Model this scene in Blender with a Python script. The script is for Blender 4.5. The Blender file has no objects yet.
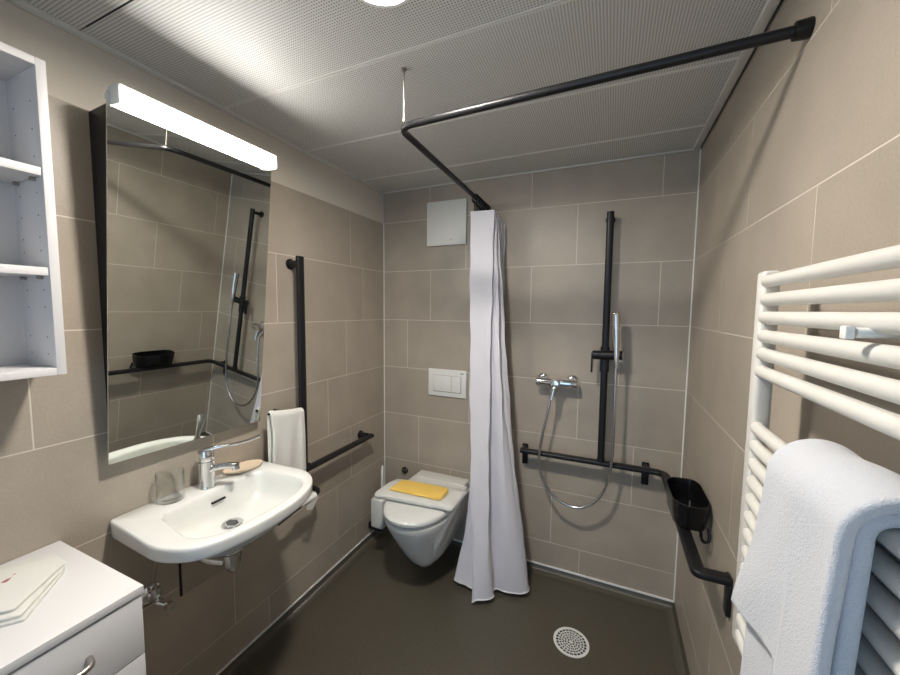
import bpy, bmesh, math, random
from mathutils import Vector, Matrix
PI = math.pi
random.seed(7)
SC = bpy.context.scene
COL = SC.collection

# ------------------------------------------------------------------ camera
CAM = Vector((1.328, -1.9775, 1.4033))
yaw, pitch, roll = -0.4127, -0.0756, 0.0101
fw = Vector((math.sin(yaw)*math.cos(pitch), math.cos(yaw)*math.cos(pitch), math.sin(pitch)))
rt = Vector((math.cos(yaw), -math.sin(yaw), 0.0))
upv = rt.cross(fw)
r2 = rt*math.cos(roll) + upv*math.sin(roll)
u2 = -rt*math.sin(roll) + upv*math.cos(roll)
cd = bpy.data.cameras.new('camera')
cd.sensor_width = 36.0
cd.lens = 365.775/900.0*36.0
cd.clip_start = 0.02
cam = bpy.data.objects.new('camera', cd)
M = Matrix.Identity(4)
for i in range(3):
    M[i][0] = r2[i]; M[i][1] = u2[i]; M[i][2] = -fw[i]; M[i][3] = CAM[i]
cam.matrix_world = M
COL.objects.link(cam)
SC.camera = cam

# ------------------------------------------------------------------ world + light
W, FLOOR, CEIL, TILETOP = 1.665, -0.04, 2.125, 1.938
YF = -2.75                                    # wall behind the camera
SC.view_settings.view_transform = 'Standard'
SC.view_settings.look = 'None'
SC.view_settings.gamma = 1.0
SC.view_settings.use_curve_mapping = False
SC.view_settings.exposure = 0.1
wd = bpy.data.worlds.new('world'); SC.world = wd
wd.use_nodes = True
bg = wd.node_tree.nodes['Background']
bg.inputs[0].default_value = (0.45, 0.66, 1.0, 1)
bg.inputs[1].default_value = 0.5
DOWN_STRENGTH = 450.0
LAMP_STRENGTH = 45.0
def area(name, loc, rot, sx, sy, power, color, spread=PI):
    l = bpy.data.lights.new(name, 'AREA'); l.shape = 'RECTANGLE'
    l.size = sx; l.size_y = sy; l.energy = power; l.color = color; l.spread = spread
    o = bpy.data.objects.new(name, l); o.location = loc; o.rotation_euler = rot
    COL.objects.link(o); return o
# daylight of the next room, coming through the doorway behind the camera
area('doorway_daylight', (1.10, YF-0.55, 1.25), (PI/2, 0, 0), 1.3, 1.9, 12.0, (0.50, 0.74, 1.0))

# ------------------------------------------------------------------ materials
def mat(name, col, rough=0.5, metal=0.0, **k):
    m = bpy.data.materials.new(name); m.use_nodes = True
    b = m.node_tree.nodes['Principled BSDF']
    b.inputs['Base Color'].default_value = (*col, 1)
    b.inputs['Roughness'].default_value = rough
    b.inputs['Metallic'].default_value = metal
    for a, v in k.items(): b.inputs[a.replace('_', ' ')].default_value = v
    return m
def nd(m, t, **k):
    n = m.node_tree.nodes.new(t)
    for a, v in k.items(): setattr(n, a, v)
    return n
def lk(m, a, b): m.node_tree.links.new(a, b)
def bsdf(m): return m.node_tree.nodes['Principled BSDF']
def noise_col(m, c1, c2, scale, detail=4, coord='Object', lo=.3, hi=.7):
    tc = nd(m, 'ShaderNodeNewGeometry'); n = nd(m, 'ShaderNodeTexNoise')
    n.inputs['Scale'].default_value = scale; n.inputs['Detail'].default_value = detail
    lk(m, tc.outputs['Position'], n.inputs['Vector'])
    r = nd(m, 'ShaderNodeValToRGB')
    r.color_ramp.elements[0].color = (*c1, 1); r.color_ramp.elements[1].color = (*c2, 1)
    r.color_ramp.elements[0].position = lo; r.color_ramp.elements[1].position = hi
    lk(m, n.outputs['Fac'], r.inputs[0])
    return r.outputs['Color']
def bump(m, scale, strength, dist=.002, detail=4):
    tc = nd(m, 'ShaderNodeNewGeometry'); n = nd(m, 'ShaderNodeTexNoise')
    n.inputs['Scale'].default_value = scale; n.inputs['Detail'].default_value = detail
    lk(m, tc.outputs['Position'], n.inputs['Vector'])
    b = nd(m, 'ShaderNodeBump'); b.inputs['Strength'].default_value = strength
    b.inputs['Distance'].default_value = dist
    lk(m, n.outputs['Fac'], b.inputs['Height']); lk(m, b.outputs['Normal'], bsdf(m).inputs['Normal'])

# taupe stoneware tile: cloudy colour, fine woven grain, small difference from tile to tile
TILE = mat('tile', (.30, .25, .2), .42)
def build_tile(m):
    g = nd(m, 'ShaderNodeNewGeometry')
    n1 = nd(m, 'ShaderNodeTexNoise'); n1.inputs['Scale'].default_value = 5; n1.inputs['Detail'].default_value = 5
    n2 = nd(m, 'ShaderNodeTexNoise'); n2.inputs['Scale'].default_value = 170; n2.inputs['Detail'].default_value = 3
    lk(m, g.outputs['Position'], n1.inputs['Vector']); lk(m, g.outputs['Position'], n2.inputs['Vector'])
    r = nd(m, 'ShaderNodeValToRGB')
    r.color_ramp.elements[0].position = .3; r.color_ramp.elements[1].position = .7
    r.color_ramp.elements[0].color = (.356, .310, .252, 1); r.color_ramp.elements[1].color = (.422, .368, .300, 1)
    lk(m, n1.outputs['Fac'], r.inputs[0])
    mr = nd(m, 'ShaderNodeMapRange'); mr.inputs['To Min'].default_value = .88; mr.inputs['To Max'].default_value = 1.12
    lk(m, n2.outputs['Fac'], mr.inputs['Value'])
    mr2 = nd(m, 'ShaderNodeMapRange'); mr2.inputs['To Min'].default_value = .95; mr2.inputs['To Max'].default_value = 1.05
    lk(m, g.outputs['Random Per Island'], mr2.inputs['Value'])
    mu = nd(m, 'ShaderNodeMath', operation='MULTIPLY'); lk(m, mr.outputs[0], mu.inputs[0]); lk(m, mr2.outputs[0], mu.inputs[1])
    vm = nd(m, 'ShaderNodeVectorMath', operation='SCALE')
    lk(m, r.outputs['Color'], vm.inputs[0]); lk(m, mu.outputs[0], vm.inputs['Scale'])
    lk(m, vm.outputs[0], bsdf(m).inputs['Base Color'])
    b = nd(m, 'ShaderNodeBump'); b.inputs['Strength'].default_value = .25; b.inputs['Distance'].default_value = .001
    lk(m, n2.outputs['Fac'], b.inputs['Height']); lk(m, b.outputs['Normal'], bsdf(m).inputs['Normal'])
build_tile(TILE)
GROUT = mat('grout', (.66, .61, .53), .9)
PAINT = mat('white_paint', (.82, .88, .93), .85); bump(PAINT, 220, .3, .0015)
FLOORM = mat('olive_vinyl', (.06, .053, .04), .38)
lk(FLOORM, noise_col(FLOORM, (.064, .057, .041), (.094, .083, .060), 260, 2), bsdf(FLOORM).inputs['Base Color'])
bump(FLOORM, 400, .25, .001)
SEAL = mat('white_sealant', (.85, .85, .83), .5)
WHITEM = mat('white_metal', (.80, .80, .76), .35)
PANELW = mat('white_board', (.69, .68, .68), .45)
BLACK = mat('black_satin', (.011, .011, .012), .36, Specular_IOR_Level=.3)
BLACKP = mat('black_plastic', (.006, .006, .007), .22, Specular_IOR_Level=.35)
DARKSIDE = mat('charcoal_side', (.008, .009, .012), .55)
CHROME = mat('chrome', (.80, .81, .83), .09, 1.0)
HOSE = mat('hose_metal', (.62, .62, .62), .25, 1.0)
DCHR = mat('dark_chrome', (.16, .155, .15), .2, 1.0)
STEEL = mat('brushed_steel', (.42, .40, .37), .35, 1.0)
CERAMIC = mat('white_ceramic', (.73, .74, .71), .10); bsdf(CERAMIC).inputs['Coat Weight'].default_value = .4
SEATP = mat('toilet_plastic', (.66, .65, .61), .25)
PLAST = mat('white_plastic', (.74, .74, .70), .4)
MIRROR = mat('mirror_silver', (.80, .83, .80), .0, 1.0)
EDGE = mat('mirror_edge', (.62, .64, .63), .2, .8)
HOLE = mat('dark_hole', (.01, .01, .01), .8)
YELLOW = mat('yellow_cloth', (.86, .58, .13), .95); bump(YELLOW, 500, .6, .0015)
RADM = mat('radiator_enamel', (.66, .65, .61), .32)
SOAP = mat('beige_soap_dish', (.70, .57, .42), .6)
RED = mat('red_print', (.35, .13, .12), .8)
TERRY = mat('white_terry', (.65, .67, .71), 1.0)
def terry(m, s):
    g = nd(m, 'ShaderNodeNewGeometry'); n1 = nd(m, 'ShaderNodeTexNoise'); n1.inputs['Scale'].default_value = s*.55; n1.inputs['Detail'].default_value = 2
    n2 = nd(m, 'ShaderNodeTexNoise'); n2.inputs['Scale'].default_value = s*1.6; n2.inputs['Detail'].default_value = 6
    lk(m, g.outputs['Position'], n1.inputs['Vector']); lk(m, g.outputs['Position'], n2.inputs['Vector'])
    a = nd(m, 'ShaderNodeMath', operation='MULTIPLY_ADD'); a.inputs[1].default_value = 1.3; lk(m, n2.outputs['Fac'], a.inputs[0]); lk(m, n1.outputs['Fac'], a.inputs[2])
    b = nd(m, 'ShaderNodeBump'); b.inputs['Strength'].default_value = .75; b.inputs['Distance'].default_value = .0022
    lk(m, a.outputs[0], b.inputs['Height']); lk(m, b.outputs['Normal'], bsdf(m).inputs['Normal'])
    bsdf(m).inputs['Sheen Weight'].default_value = .3
terry(TERRY, 520)
CREAM = mat('cream_terry', (.78, .78, .73), 1.0); terry(CREAM, 600)
LINEN = mat('white_linen', (.66, .66, .62), .95); bump(LINEN, 700, .5, .001)
CURT = mat('curtain_fabric', (.80, .79, .84), .8)
def build_curtain(m):
    t = nd(m, 'ShaderNodeBsdfTranslucent'); t.inputs[0].default_value = (.75, .74, .8, 1)
    mx = nd(m, 'ShaderNodeMixShader'); mx.inputs[0].default_value = .22
    out = m.node_tree.nodes['Material Output']
    lk(m, bsdf(m).outputs[0], mx.inputs[1]); lk(m, t.outputs[0], mx.inputs[2]); lk(m, mx.outputs[0], out.inputs['Surface'])
    bump(m, 900, .3, .0006)
build_curtain(CURT)
PAPER = mat('toilet_paper', (.80, .79, .76), .95)
def emis(name, col, s):
    m = bpy.data.materials.new(name); m.use_nodes = True
    nt = m.node_tree; nt.nodes.remove(nt.nodes['Principled BSDF'])
    e = nt.nodes.new('ShaderNodeEmission'); e.inputs[0].default_value = (*col, 1); e.inputs[1].default_value = s
    nt.links.new(e.outputs[0], nt.nodes['Material Output'].inputs['Surface'])
    return m
TUBE = emis('lamp_diffuser', (1.0, .97, .92), LAMP_STRENGTH)
DOWN = emis('downlight_diffuser', (1.0, .93, .85), DOWN_STRENGTH)
def glass_mat():
    m = mat('clear_glass', (1, 1, 1), .01); nt = m.node_tree; nt.nodes.remove(bsdf(m))
    tr = nt.nodes.new('ShaderNodeBsdfTransparent'); tr.inputs[0].default_value = (.97, .98, .98, 1)
    gl = nt.nodes.new('ShaderNodeBsdfGlossy'); gl.inputs['Roughness'].default_value = .02
    lw = nt.nodes.new('ShaderNodeLayerWeight'); lw.inputs[0].default_value = .5; fr = nt.nodes.new('ShaderNodeMath'); fr.operation = 'POWER'; fr.inputs[1].default_value = 3.0; nt.links.new(lw.outputs['Facing'], fr.inputs[0])
    mx = nt.nodes.new('ShaderNodeMixShader')
    nt.links.new(fr.outputs[0], mx.inputs[0]); nt.links.new(tr.outputs[0], mx.inputs[1]); nt.links.new(gl.outputs[0], mx.inputs[2])
    nt.links.new(mx.outputs[0], nt.nodes['Material Output'].inputs['Surface']); return m
GLASS = glass_mat()
# perforated ceiling metal: round holes on a square grid
PERF = mat('perforated_metal', (.62, .61, .57), .5)
def build_perf(m):
    g = nd(m, 'ShaderNodeNewGeometry'); s = nd(m, 'ShaderNodeSeparateXYZ'); lk(m, g.outputs['Position'], s.inputs[0])
    P = .0078
    def cell(sock, off):
        a = nd(m, 'ShaderNodeMath', operation='MULTIPLY_ADD'); a.inputs[1].default_value = 1/P; a.inputs[2].default_value = off
        lk(m, sock, a.inputs[0])
        f = nd(m, 'ShaderNodeMath', operation='FRACT'); lk(m, a.outputs[0], f.inputs[0])
        c = nd(m, 'ShaderNodeMath', operation='SUBTRACT'); c.inputs[1].default_value = .5; lk(m, f.outputs[0], c.inputs[0])
        p = nd(m, 'ShaderNodeMath', operation='POWER'); p.inputs[1].default_value = 2; lk(m, c.outputs[0], p.inputs[0])
        return p.outputs[0]
    ad = nd(m, 'ShaderNodeMath', operation='ADD'); lk(m, cell(s.outputs[0], 0), ad.inputs[0]); lk(m, cell(s.outputs[1], 0), ad.inputs[1])
    lt = nd(m, 'ShaderNodeMath', operation='LESS_THAN'); lt.inputs[1].default_value = .050; lk(m, ad.outputs[0], lt.inputs[0])
    mx = nd(m, 'ShaderNodeMix', data_type='RGBA')
    mx.inputs[6].default_value = (.66, .65, .62, 1); mx.inputs[7].default_value = (.07, .068, .06, 1)
    lk(m, lt.outputs[0], mx.inputs[0]); lk(m, mx.outputs[2], bsdf(m).inputs['Base Color'])
build_perf(PERF)
TRIMM = mat('ceiling_metal', (.66, .65, .60), .45)

# ------------------------------------------------------------------ mesh helpers
WPOS = {}
def B(): return bmesh.new()
def obj(name, bm, m, parent=None, smooth=True, mats=None, angle=35):
    bmesh.ops.recalc_face_normals(bm, faces=bm.faces)
    xs = [v.co for v in bm.verts]
    c = Vector([(min(p[i] for p in xs)+max(p[i] for p in xs))/2 for i in range(3)])
    bmesh.ops.translate(bm, vec=-c, verts=bm.verts)
    if smooth:
        lim = math.radians(angle)
        for f in bm.faces: f.smooth = True
        for e in bm.edges:
            if len(e.link_faces) == 2 and e.calc_face_angle(0) > lim: e.smooth = False
    me = bpy.data.meshes.new(name); bm.to_mesh(me); bm.free()
    for x in (mats or [m]): me.materials.append(x)
    o = bpy.data.objects.new(name, me); COL.objects.link(o)
    base = WPOS[parent.name] if parent else Vector((0, 0, 0))
    o.parent = parent; o.location = c-base; WPOS[o.name] = c
    return o
def thing(name, label, cat, loc, group=None):
    o = bpy.data.objects.new(name, None); COL.objects.link(o)
    o.empty_display_size = .05
    o.location = loc; WPOS[o.name] = Vector(loc)
    o['label'] = label; o['category'] = cat
    if group: o['group'] = group
    return o
def tag(o, label, cat, group=None):
    o['label'] = label; o['category'] = cat
    if group: o['group'] = group
    return o
def struct(name, bm, m, parent=None, **k):
    o = obj(name, bm, m, parent, **k)
    if parent is None: o['kind'] = 'structure'
    return o
def box(bm, x0, x1, y0, y1, z0, z1, bev=0, seg=2, mi=0):
    r = bmesh.ops.create_cube(bm, size=1)
    vs = r['verts']
    for v in vs:
        v.co = Vector(((x0+x1)/2+v.co.x*(x1-x0), (y0+y1)/2+v.co.y*(y1-y0), (z0+z1)/2+v.co.z*(z1-z0)))
    fs = set(f for v in vs for f in v.link_faces)
    for f in fs: f.material_index = mi
    if bev:
        es = list(set(e for v in vs for e in v.link_edges))
        bmesh.ops.bevel(bm, geom=es, offset=bev, segments=seg, profile=.5, affect='EDGES')
    return bm
def quad(bm, pts, mi=0):
    f = bm.faces.new([bm.verts.new(p) for p in pts]); f.material_index = mi; return f
def fillet(pts, r, n=6):
    pts = [Vector(p) for p in pts]; out = [pts[0]]
    for i in range(1, len(pts)-1):
        a, b, c = pts[i-1], pts[i], pts[i+1]
        d1 = (a-b); d2 = (c-b); l = min(r, d1.length*.49, d2.length*.49)
        p1 = b+d1.normalized()*l; p2 = b+d2.normalized()*l
        for k in range(n+1):
            t = k/n; out.append(p1*(1-t)**2+b*2*t*(1-t)+p2*t*t)
    out.append(pts[-1]); return out
def smooth_path(pts, n=8):
    pts = [Vector(p) for p in pts]; out = []
    P = [pts[0]*2-pts[1]]+pts+[pts[-1]*2-pts[-2]]
    for i in range(1, len(P)-2):
        p0, p1, p2, p3 = P[i-1], P[i], P[i+1], P[i+2]
        for k in range(n):
            t = k/n
            out.append(.5*((2*p1)+(-p0+p2)*t+(2*p0-5*p1+4*p2-p3)*t*t+(-p0+3*p1-3*p2+p3)*t**3))
    out.append(pts[-1]); return out
def tube(bm, pts, r, seg=16, ry=None, upd=None, cap=True, power=2.0):
    """sweep an ellipse / superellipse; r along the side axis, ry along the up axis; r may be a list"""
    pts = [Vector(p) for p in pts]; n = len(pts)
    T = []
    for i in range(n):
        a = pts[max(i-1, 0)]; b = pts[min(i+1, n-1)]; T.append((b-a).normalized())
    N = Vector(upd) if upd else (Vector((0, 0, 1)) if abs(T[0].z) < .9 else Vector((1, 0, 0)))
    N = (N-T[0]*N.dot(T[0])).normalized(); rings = []
    for i in range(n):
        if upd: N = Vector(upd)
        N = (N-T[i]*N.dot(T[i])).normalized(); S = T[i].cross(N)
        rr = r[i] if isinstance(r, (list, tuple)) else r
        rY = (ry[i] if isinstance(ry, (list, tuple)) else ry) if ry else rr
        ring = []
        for k in range(seg):
            a = 2*PI*k/seg; ca, sa = math.cos(a), math.sin(a)
            ca = math.copysign(abs(ca)**(2/power), ca); sa = math.copysign(abs(sa)**(2/power), sa)
            ring.append(bm.verts.new(pts[i]+S*(ca*rr)+N*(sa*rY)))
        rings.append(ring)
    for a, b in zip(rings, rings[1:]):
        for k in range(seg): bm.faces.new((a[k], a[(k+1) % seg], b[(k+1) % seg], b[k]))
    if cap: bm.faces.new(rings[0][::-1]); bm.faces.new(rings[-1])
    return bm
def cyl(bm, a, b, r, r2=None, seg=24):
    return tube(bm, [a, b], [r, r if r2 is None else r2], seg)
def lathe(bm, prof, c, axis='z', seg=32):
    """prof: list of (radius, height)"""
    rings = []
    for (r, h) in prof:
        ring = []
        for k in range(seg):
            a = 2*PI*k/seg; x, y = r*math.cos(a), r*math.sin(a)
            p = {'z': (x, y, h), 'y': (x, h, y), 'x': (h, x, y)}[axis]
            ring.append(bm.verts.new(Vector(p)+Vector(c)))
        rings.append(ring)
    for a, b in zip(rings, rings[1:]):
        for k in range(seg): bm.faces.new((a[k], a[(k+1) % seg], b[(k+1) % seg], b[k]))
    loop = prof[0] == prof[-1]
    if prof[0][0] > 1e-6 and not loop: bm.faces.new(rings[0][::-1])
    if prof[-1][0] > 1e-6 and not loop: bm.faces.new(rings[-1])
    bmesh.ops.remove_doubles(bm, verts=bm.verts, dist=1e-6)
    return bm
def loft(bm, rings, cap0=True, cap1=True):
    R = [[bm.verts.new(p) for p in ring] for ring in rings]; n = len(R[0])
    for a, b in zip(R, R[1:]):
        for k in range(n): bm.faces.new((a[k], a[(k+1) % n], b[(k+1) % n], b[k]))
    if cap0: bm.faces.new(R[0][::-1])
    if cap1: bm.faces.new(R[-1])
    return bm
def rounded_poly(pts, r, n=8):
    pts = [Vector((p[0], p[1], 0)) for p in pts]; out = []; m = len(pts)
    for i in range(m):
        a, b, c = pts[i-1], pts[i], pts[(i+1) % m]
        rr = r[i] if isinstance(r, (list, tuple)) else r
        d1, d2 = a-b, c-b; l = min(rr, d1.length*.49, d2.length*.49)
        p1 = b+d1.normalized()*l; p2 = b+d2.normalized()*l
        for k in range(n+1):
            t = k/n; out.append(p1*(1-t)**2+b*2*t*(1-t)+p2*t*t)
    return out
def by_angle(poly, c, n):
    """points of a star-shaped polygon at n equal angles about c"""
    out = []; m = len(poly)
    for k in range(n):
        a = 2*PI*k/n; d = Vector((math.cos(a), math.sin(a))); best = 0
        for i in range(m):
            p = Vector((poly[i].x-c[0], poly[i].y-c[1])); q = Vector((poly[(i+1) % m].x-c[0], poly[(i+1) % m].y-c[1]))
            e = q-p; den = d.x*e.y-d.y*e.x
            if abs(den) < 1e-12: continue
            t = (p.x*e.y-p.y*e.x)/den; s = (p.x*d.y-p.y*d.x)/den
            if -1e-6 <= s <= 1+1e-6 and t > best: best = t
        out.append((c[0]+d.x*best, c[1]+d.y*best))
    return out
def scaled(ring, c, s, z): return [(c[0]+(x-c[0])*s, c[1]+(y-c[1])*s, z) for x, y in ring]

# ------------------------------------------------------------------ tiled walls
Z0, RH, TL, GW = .138, .30, .6014, .0017
def tile_wall(name, side, a0, a1, rows, ztop=CEIL, holes=None):
    """rows: (z_low, z_high, joint) along the wall; one mesh of single tiles over a grout bed"""
    bm = B()
    def P(a, z, d):      # d = depth into the room
        if side == 'back': return (a, -d, z)
        if side == 'right': return (W-d, a, z)
        if side == 'left': return (d, a, z)
        if side == 'front': return (a, YF+d, z)
    sgn = -1
    def slab(s0, s1, z0, z1, mi, d0, d1):
        c = [P(s0, z0, d1), P(s1, z0, d1), P(s1, z1, d1), P(s0, z1, d1)]
        k = [P(s0, z0, d0), P(s1, z0, d0), P(s1, z1, d0), P(s0, z1, d0)]
        cv = [bm.verts.new(p) for p in c]; kv = [bm.verts.new(p) for p in k]
        for f in ((cv), (kv[::-1])): bm.faces.new(f).material_index = mi
        for i in range(4):
            j = (i+1) % 4; bm.faces.new((cv[i], kv[i], kv[j], cv[j])).material_index = mi
    slab(a0, a1, FLOOR-.02, ztop, 1, -.10, -.0005)
    for z0, z1, jt in rows:
        j = jt-TL*40
        cuts = [a0]
        while j < a1:
            if j > a0+.004: cuts.append(j)
            j += TL
        cuts.append(a1)
        for s0, s1 in zip(cuts, cuts[1:]):
            if s1-s0 < .006: continue
            slab(s0+(GW if s0 > a0 else 0), s1-(GW if s1 < a1 else 0), z0+GW, z1-GW, 0, -.003, 0.0)
    return bm, slab
def zz(i): return Z0+RH*i
bjs = [(0, Z0, 1.2247), (zz(0), zz(1), 1.0735), (zz(1), zz(2), 1.4575), (zz(2), zz(3), 1.19),
       (zz(3), zz(4), .1736), (zz(4), zz(5), .331), (zz(5), zz(6), 1.157), (zz(6), CEIL+.02, .924)]
bm, _ = tile_wall('wall_back', 'back', 0, W, bjs, CEIL+.03)
struct('wall_back', bm, None, mats=[TILE, GROUT], smooth=False)
rjs = [(0, Z0, -.80), (zz(0), zz(1), -.624), (zz(1), zz(2), -.509), (zz(2), zz(3), -.7297),
       (zz(3), zz(4), -.2975), (zz(4), zz(5), -.4764), (zz(5), zz(6), -.6956), (zz(6), CEIL+.02, -.4728)]
bm, _ = tile_wall('wall_right', 'right', YF, 0, rjs, CEIL+.03)
struct('wall_right', bm, None, mats=[TILE, GROUT], smooth=False)
ljs = [(0, Z0, -.3002), (zz(0), zz(1), -.4562), (zz(1), zz(2), -.3383), (zz(2), zz(3), -.5162),
       (zz(3), zz(4), -.3692), (zz(4), zz(5), -.2173), (zz(5), zz(6), -.3249)]
bm, slab = tile_wall('wall_left', 'left', YF, 0, ljs, CEIL+.03)
slab(YF, 0, TILETOP, CEIL+.03, 2, -.05, -.001)          # painted plaster above the tiles
struct('wall_left', bm, None, mats=[TILE, GROUT, PAINT], smooth=False)
# front wall behind the camera, with the open doorway the daylight comes through
bm = B()
DX0, DX1, DZ = .68, 1.58, 2.0
for x0, x1, z0, z1 in ((-.1, DX0, FLOOR-.02, CEIL+.03), (DX1, W+.1, FLOOR-.02, CEIL+.03), (DX0, DX1, DZ, CEIL+.03)):
    box(bm, x0, x1, YF-.12, YF, z0, z1)
struct('wall_front', bm, PAINT, smooth=False)
t = bpy.data.objects.new('door_1', None); COL.objects.link(t); t.location = (DX0, YF, FLOOR); WPOS['door_1'] = Vector(t.location); t['kind'] = 'structure'
bm = B()
box(bm, DX0-.05, DX0, YF-.13, YF+.012, FLOOR, DZ+.05, .003); box(bm, DX1, DX1+.05, YF-.13, YF+.012, FLOOR, DZ+.05, .003)
box(bm, DX0, DX1, YF-.13, YF+.012, DZ, DZ+.05, .003)
obj('door_frame', bm, PANELW, t)

# floor with a coved edge running up the walls
bm = B()
ys0, ys1 = YF-.1, 0.0
quad(bm, [(0, YF-.9, FLOOR), (W, YF-.9, FLOOR), (W, 0, FLOOR), (0, 0, FLOOR)])
quad(bm, [(0, YF-.9, FLOOR-.05), (W, YF-.9, FLOOR-.05), (W, 0, FLOOR-.05), (0, 0, FLOOR-.05)])
R = .042
prof = [(R*(1-math.sin(a)), R*(1-math.cos(a))) for a in [PI/2*k/8 for k in range(9)]]   # (distance from wall, height)
def lp(d, h): return [(d, YF), (d, -d), (W-d, -d), (W-d, YF)]
prev = None
for d, h in prof:
    cur = [bm.verts.new((x, y, FLOOR+.0008+h*(.04/R))) for x, y in lp(d, h)]
    if prev:
        for k in range(3): bm.faces.new((prev[k], prev[k+1], cur[k+1], cur[k]))
    prev = cur
struct('floor', bm, FLOORM, angle=60)
# pale sealant lines
bm = B(); box(bm, .0, W, -.006, .001, -.003, .005); struct('trim_1', bm, SEAL)
bm = B(); box(bm, -.001, .005, YF, -.006, -.002, .005); struct('trim_2', bm, SEAL)
bm = B(); box(bm, W-.003, W+.001, YF, -.005, -.001, .002); struct('trim_3', bm, FLOORM)
bm = B(); box(bm, -.001, .0035, -.0035, .001, .004, TILETOP); struct('trim_4', bm, SEAL)
bm = B(); box(bm, W-.0045, W+.001, -.0045, .001, .004, CEIL); struct('trim_5', bm, SEAL)

# ceiling: perforated panels with fine seams
bm = B()
seams = [-.235, -.645, -1.04, -1.438, -1.84, -2.2, -2.6]
edges = [-.012]+seams+[YF]
HX, HY, HR = .838, -1.262, .076
for a, b in zip(edges, edges[1:]):
    x0, x1, y0, y1 = .022, 1.632, b+.0022, a-.0022
    if y0 < HY < y1:                       # panel with the lamp cut-out
        n = 48
        outer = []
        for k in range(n):
            an = 2*PI*k/n; dx, dy = math.cos(an), math.sin(an)
            s = min(((x1-HX) if dx > 0 else (HX-x0))/max(abs(dx), 1e-9), ((y1-HY) if dy > 0 else (HY-y0))/max(abs(dy), 1e-9))
            outer.append(bm.verts.new((HX+dx*s, HY+dy*s, CEIL)))
        inner = [bm.verts.new((HX+math.cos(2*PI*k/n)*HR, HY+math.sin(2*PI*k/n)*HR, CEIL)) for k in range(n)]
        for k in range(n): bm.faces.new((outer[k], outer[(k+1) % n], inner[(k+1) % n], inner[k]))
        for cx, cy in ((x0, y0), (x0, y1), (x1, y0), (x1, y1)):   # corners
            near = sorted(outer, key=lambda v: (v.co.x-cx)**2+(v.co.y-cy)**2)
            for k in range(n):
                p, q = outer[k], outer[(k+1) % n]
                a1 = math.atan2(cy-HY, cx-HX) % (2*PI)
                if 2*PI*k/n <= a1 <= 2*PI*(k+1)/n:
                    bm.faces.new((p, bm.verts.new((cx, cy, CEIL)), q))
    else:
        quad(bm, [(x0, y0, CEIL), (x1, y0, CEIL), (x1, y1, CEIL), (x0, y1, CEIL)])
# backing above the seams, open where the lamp sits
for q in ([-.1, W+.1, -1.17, .1], [-.1, W+.1, YF-.12, -1.354], [-.1, .745, -1.354, -1.17], [.93, W+.1, -1.354, -1.17]):
    box(bm, *q, CEIL+.06, CEIL+.10, mi=1)
cl = struct('ceiling', bm, None, mats=[PERF, HOLE], smooth=False)
# rolled light edges of each panel seam
bm = B()
for s in seams[:3]:
    box(bm, .022, 1.632, s-.0075, s-.0025, CEIL-.0012, CEIL+.003); box(bm, .022, 1.632, s+.0025, s+.0055, CEIL-.0008, CEIL+.003)
struct('trim_6', bm, mat('seam_edge', (.80, .79, .74), .45))
bm = B(); box(bm, .0, .022, YF, -.012, CEIL-.010, CEIL+.004, .002); struct('trim_7', bm, TRIMM)
bm = B(); box(bm, 1.632, 1.657, YF, -.002, CEIL-.007, CEIL+.01, .002); struct('trim_8', bm, TRIMM)
bm = B(); box(bm, .0, 1.634, -.014, -.002, CEIL-.006, CEIL+.01, .002); struct('trim_9', bm, TRIMM)

# ------------------------------------------------------------------ downlight
t = thing('ceiling_downlight', 'round glowing recessed lamp in the perforated ceiling', 'lamp', (HX, HY, CEIL))
bm = B(); lathe(bm, [(.084, -.001), (.082, -.003), (.073, -.003), (.072, .030), (.082, .030), (.084, -.001)], (HX, HY, CEIL), seg=48)
obj('trim_ring', bm, WHITEM, t)
bm = B(); lathe(bm, [(0, .004), (.070, .004), (.070, .006), (0, .006)], (HX, HY, CEIL), seg=48)
obj('diffuser', bm, DOWN, t)

# ------------------------------------------------------------------ tilted mirror and its lamp
MT = .1025
def mirror_pt(s, y, off=0.0):       # s: distance up the mirror from its bottom edge
    return Vector((.035-.01*(y+1.19)+s*math.sin(MT)+off*math.cos(MT), y, .949-.009*(y+1.19)/.25*.5+s*math.cos(MT)-off*math.sin(MT)))
MY0, MY1, ML = -1.441, -.946, 1.0
t = thing('tilted_wall_mirror', 'tall frameless mirror leaning forward over the washbasin', 'mirror', (.0, -1.187, .943))
bm = B()
c = [mirror_pt(0, MY0), mirror_pt(0, MY1), mirror_pt(ML, MY1), mirror_pt(ML, MY0)]
k = [mirror_pt(0, MY0, -.0045), mirror_pt(0, MY1, -.0045), mirror_pt(ML, MY1, -.0045), mirror_pt(ML, MY0, -.0045)]
cv = [bm.verts.new(p) for p in c]; kv = [bm.verts.new(p) for p in k]
bm.faces.new(cv).material_index = 0; bm.faces.new(kv[::-1]).material_index = 1
for i in range(4): bm.faces.new((cv[i], kv[i], kv[(i+1) % 4], cv[(i+1) % 4])).material_index = 1
obj('mirror_glass', bm, None, t, mats=[MIRROR, EDGE], smooth=False)
for y in (-1.422, -.954):            # dark wedge cheeks between the glass and the wall
    bm = B()
    pr_ = [(.001, .960), tuple(mirror_pt(.012, y, -.005).xz), tuple(mirror_pt(ML-.01, y, -.005).xz), (.001, 1.932)]
    a = [bm.verts.new((x, y, z)) for x, z in pr_]; b = [bm.verts.new((x, y+.010, z)) for x, z in pr_]
    bm.faces.new(a); bm.faces.new(b[::-1])
    for i in range(4): bm.faces.new((a[i], b[i], b[(i+1) % 4], a[(i+1) % 4]))
    obj('side_cheek', bm, DARKSIDE, t, smooth=False)
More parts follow.
